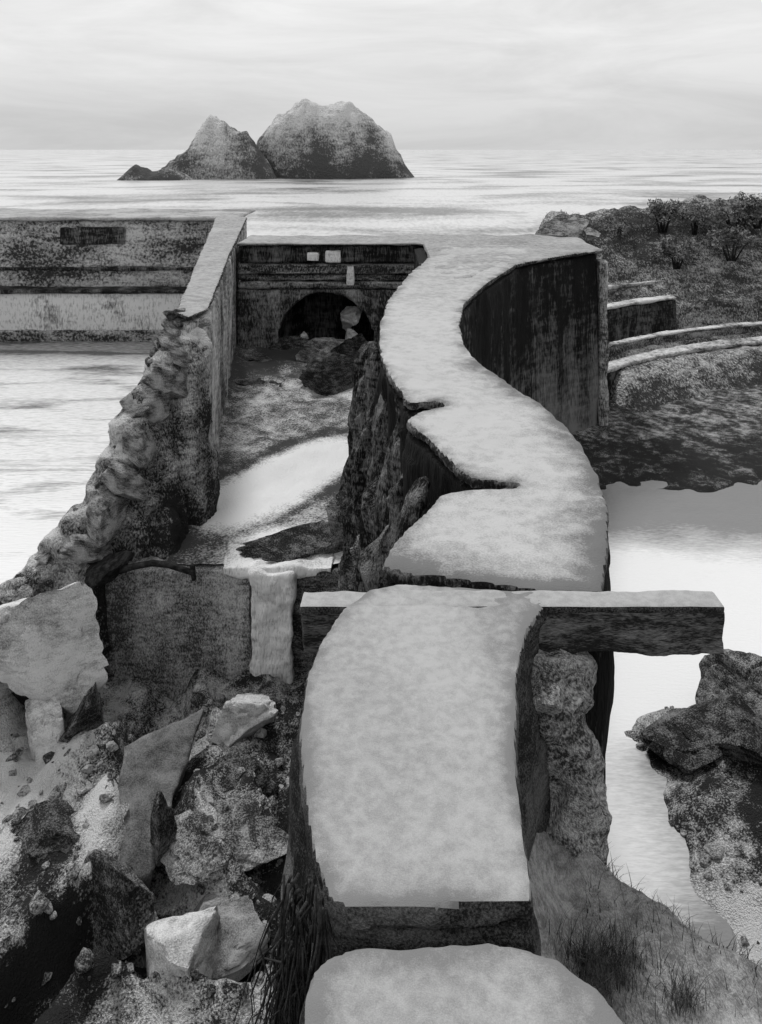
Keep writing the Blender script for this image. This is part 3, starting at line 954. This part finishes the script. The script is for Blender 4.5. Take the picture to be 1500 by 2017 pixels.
# ------------------------------------------------------------------ right shore
SH = [
    ((1475, 1375, 13.4), (0.90, 0.8, 1.05), 71, M_rock_mid, 0.4, 'large grey rock standing on the right shore'),
    ((1412, 1440, 12.8), (0.85, 0.6, 0.42), 75, M_rock_dark, -0.1, 'dark wedge of rock pointing into the white water'),
    ((1500, 1465, 12.3), (0.60, 0.6, 0.36), 73, M_rock_dark, 0.9, 'black rock under the large grey shore rock'),
]
for (px, py, Y), r, sd, mt, rz, lb in SH:
    rock('rock', at(px, py, Y), r, sd, mt, rz, sub=5, amp=0.2, label=lb, cat='rock', group='rocks on the shore')

# earth bank beside the near wall


def bank_edge(x):
    return lerp_path([(0.4, 6.3), (1.3, 6.15), (1.56, 6.0), (1.89, 5.6), (2.07, 5.35), (2.5, 5.15), (4.0, 5.4)], x)


def bank_z(x, y):
    e = y - bank_edge(x)
    z = 4.5 + 0.10 * fbm((x * 1.4, y * 1.4, 9), 4)
    z -= 2.2 * max(0.0, e) + 0.25 * smoothstep(-0.3, 0.05, e)
    z += 0.35 * smoothstep(1.3, 0.8, x)
    return max(z, -1.3)


grid('bank', np.linspace(0.55, 7.0, 150), np.linspace(1.0, 9.0, 170), bank_z, M_bank,
     tone=lambda x, y: 0.46 + 0.30 * smoothstep(4.9, 4.4, y) * smoothstep(1.5, 2.1, x) + 0.1 * mn.noise(Vector((x * 3, y * 3, 0))), kind='structure')

# ------------------------------------------------------------------ terraces on the right


def arc_wall(name, base, x0, x1, z0, z1, thick, cap_mat, face_mat, label, lift=0.16):
    w_ = empty(name, label, 'terrace wall', 'curved terrace walls below the hill')
    n = 40
    xs_ = [x0 + (x1 - x0) * k / n for k in range(n + 1)]
    fr = [(x, arc_y(x, base)) for x in xs_]
    bk = [(x, arc_y(x, base) + thick) for x in xs_]
    outl = ccw(fr + bk[::-1])
    remeshed('wall_top', [prism(outl, z1 - lift, z1)], 0.06, 0.04, 1.0, cap_mat, parent=w_)
    remeshed('wall_face', [prism(ccw([(x, y + 0.08) for x, y in fr] + [(x, y - 0.06) for x, y in bk[::-1]]), z0, z1 - lift + 0.01)], 0.08, 0.06, 1.0, face_mat, parent=w_)


arc_wall('terrace_wall', 31.25, 7.9, 26, -0.2, 1.12, 0.9, M_ledge, M_face_black, 'lowest pale curved ledge at the edge of the mud')
arc_wall('terrace_wall', 32.4, 8.0, 26, 0.4, 1.62, 0.45, M_ledge, M_face_band, 'second curved ledge, just behind the lowest one', 0.10)
arc_wall('terrace_wall', 34.2, 8.2, 13.6, 0.8, 2.75, 0.7, M_ledge, M_face_black, 'short dark curved wall with a squared-off right end')
arc_wall('terrace_wall', 37.0, 9.0, 14.5, 1.6, 3.0, 0.5, M_ledge, M_face_band, 'uppermost faint curved ledge at the foot of the scrub')

# ------------------------------------------------------------------ sea rocks
YS = 407.0


def sea_rock(name, prof, base_py, depth, seed, label, yoff=0.0, n=120, m=60):
    Y = YS + yoff
    kx = Y / F
    x0, x1 = prof[0][0], prof[-1][0]
    V, Fc = [], []
    for j in range(m + 1):
        v_ = -1 + 2 * j / m
        for i in range(n + 1):
            px = x0 + (x1 - x0) * i / n
            top = (base_py - lerp_path(prof, px)) * kx
            e = max(0.0, 1 - abs(v_) ** 2.2) ** 0.6
            X = (px - 750) * kx
            yy = Y + v_ * depth * (0.35 + 0.65 * math.sin(math.pi * i / n) ** 0.5)
            q = fbm((X * .09 + seed, yy * .09, 0), 5) * 2.6 + (abs(mn.noise(Vector((X * .2, yy * .2, seed)))) - .3) * 2.6
            z_ = top * e + q * min(1, top / 10) * (0.35 + 0.65 * e) * (1 if e > 0 else 0)
            V.append((X, yy, -4.5 - 0.8 + z_))
    for j in range(m):
        for i in range(n):
            a_ = j * (n + 1) + i
            Fc.append((a_, a_ + 1, a_ + n + 2, a_ + n + 1))
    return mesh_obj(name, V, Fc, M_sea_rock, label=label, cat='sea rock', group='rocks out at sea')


sea_rock('sea_rock', [(496, 344), (500, 292), (508, 270), (545, 224), (580, 192), (598, 184), (640, 194), (695, 203), (735, 232), (770, 262), (782, 290), (795, 315), (818, 342)], 344, 17, 1.3,
         'tallest domed sea rock with a pale crown, right of the peaked one')
sea_rock('sea_rock', [(300, 352), (320, 330), (345, 304), (372, 288), (386, 262), (402, 232), (416, 220), (436, 234), (456, 250), (484, 254), (500, 274), (520, 305), (545, 348)], 352, 12, 5.1,
         'pointed sea rock beside the tall domed one', -18)
sea_rock('sea_rock', [(228, 356), (248, 338), (268, 320), (286, 328), (300, 336), (335, 330), (370, 345), (385, 355)], 356, 8, 9.7,
         'small low sea rock at the far left of the three', -34, 70, 40)

# ------------------------------------------------------------------ shrubs on the hill


def shrub(px, py, Y, wd, ht, seed, label):
    rg = random.Random(seed)
    root = empty('shrub', label, 'shrub', 'shrubs along the hill top')
    c = at(px, py, Y)
    V, Fc = [], []
    clumps = [(rg.uniform(-wd, wd), rg.uniform(-0.7, 0.7), rg.uniform(-0.15, 1) * ht, rg.uniform(0.25, 0.5)) for _ in range(16)]
    for cx, cy, cz, r in clumps:
        for _ in range(70):
            dv = Vector((rg.gauss(0, 1), rg.gauss(0, 1), rg.gauss(0, 1))).normalized() * r * rg.uniform(0.5, 1.1)
            p = c + Vector((cx, cy, cz)) + dv
            u = Vector((rg.gauss(0, 1), rg.gauss(0, 1), rg.gauss(0, 1))).normalized()
            w2 = u.orthogonal().normalized()
            s = rg.uniform(0.06, 0.13)
            b = len(V)
            V += [p - u * s, p + w2 * s * .5, p + u * s, p - w2 * s * .5]
            Fc.append((b, b + 1, b + 2, b + 3))
    mesh_obj('foliage', V, Fc, M_leaf, smooth=False, parent=root)
    st = []
    for cx, cy, cz, r in clumps[:7]:
        st.append(([c + Vector((cx * .2, 0, -0.9)), c + Vector((cx * .6, cy * .5, cz * .4 - .2)), c + Vector((cx, cy, cz))], 0.05, 0.02))
    v, f = tube_mesh(st)
    mesh_obj('stem', v, f, M_root, parent=root)


for k, (px, py, Y, wd, ht, lb) in enumerate((
        (1195, 460, 43.0, 0.9, 0.5, 'low shrub where the hill meets the end of the long wall'),
        (1305, 425, 43.5, 0.9, 0.6, 'dark shrub standing highest on the left of the hill top'),
        (1365, 432, 44.0, 1.0, 0.4, 'flat dark shrub between the two taller ones on the hill'),
        (1445, 425, 44.0, 1.1, 0.7, 'dense shrub near the right edge of the hill top'),
        (1492, 418, 44.2, 0.9, 0.8, 'dark shrub cut off by the right edge of the picture'),
        (1440, 480, 41.5, 1.0, 0.6, 'dark shrub lower on the slope beneath the dense one'),
        (1330, 495, 40.5, 0.8, 0.4, 'sparse shrub halfway down the hill slope'))):
    shrub(px, py, Y, wd, ht, 90 + k, lb)


# ------------------------------------------------------------------ grass and roots
def blades(name, spots, mat, seed, **kw):
    rg = random.Random(seed)
    V, Fc = [], []
    for p, ln, lean, wd in spots:
        d_ = Vector((math.cos(lean), math.sin(lean), 0)) * rg.uniform(0.2, 0.8)
        prev = None
        side = Vector((-math.sin(lean), math.cos(lean), 0))
        for k in range(4):
            t = k / 3
            q = p + Vector((0, 0, ln * t * (1 - 0.25 * t))) + d_ * ln * t * t
            w_ = wd * (1 - t * 0.9)
            V += [q - side * w_, q + side * w_]
            if k:
                b = len(V)
                Fc.append((b - 4, b - 3, b - 1, b - 2))
    return mesh_obj(name, V, Fc, mat, smooth=False, **kw)


rg = random.Random(2)
sp = []
for _ in range(1100):
    px, py = (rg.gauss(1185, 38), rg.gauss(1885, 26)) if rg.random() < 0.82 else (rg.gauss(1345, 22), rg.gauss(1950, 16))
    p = on(px, py, 4.6)
    p.z = bank_z(p.x, p.y) - 0.03 if p.x > 0.6 else 4.6
    sp.append((p, rg.uniform(0.06, 0.30), rg.uniform(0, 6.28), rg.uniform(0.0015, 0.004)))
for _ in range(420):
    px, py = rg.uniform(1150, 1500), rg.uniform(1650, 2010)
    p = on(px, py, 4.5)
    p.z = bank_z(p.x, p.y) - 0.03
    sp.append((p, rg.uniform(0.04, 0.2), rg.uniform(0, 6.28), rg.uniform(0.002, 0.005)))
for x in np.linspace(1.4, 2.6, 160):
    y = bank_edge(x) - rg.uniform(0.0, 0.12)
    sp.append((Vector((x, y, bank_z(x, y) - 0.03)), rg.uniform(0.06, 0.2), rg.uniform(-1, 0.5), rg.uniform(0.002, 0.005)))
blades('grass', sp, M_grass, 3, kind='stuff')

sp = []
for _ in range(3600):
    x = rg.uniform(8.5, 24)
    y = rg.uniform(36, 46)
    if y - arc_y(x, 27.6) < 7:
        continue
    sp.append((Vector((x, y, hill_z(x, y) - 0.05)), rg.uniform(0.12, 0.38), rg.uniform(0, 6.28), rg.uniform(0.012, 0.03)))
blades('scrub', sp, M_leaf, 4, kind='stuff')

rt = []
for _ in range(150):
    p = at(rg.uniform(556, 648), rg.uniform(1720, 1900), rg.uniform(3.7, 4.2))
    pts = []
    dx = rg.uniform(-0.03, 0.01)
    for k in range(8):
        pts.append(p.copy())
        p = p + Vector((dx + rg.gauss(0, 0.022), rg.gauss(0, 0.03), -rg.uniform(0.05, 0.17)))
    rt.append((pts, rg.uniform(0.003, 0.010), 0.002))
v, f = tube_mesh(rt, 5)
mesh_obj('hanging_roots', v, f, M_root, label='tangle of black dry roots hanging down the left flank at the crack', cat='roots')
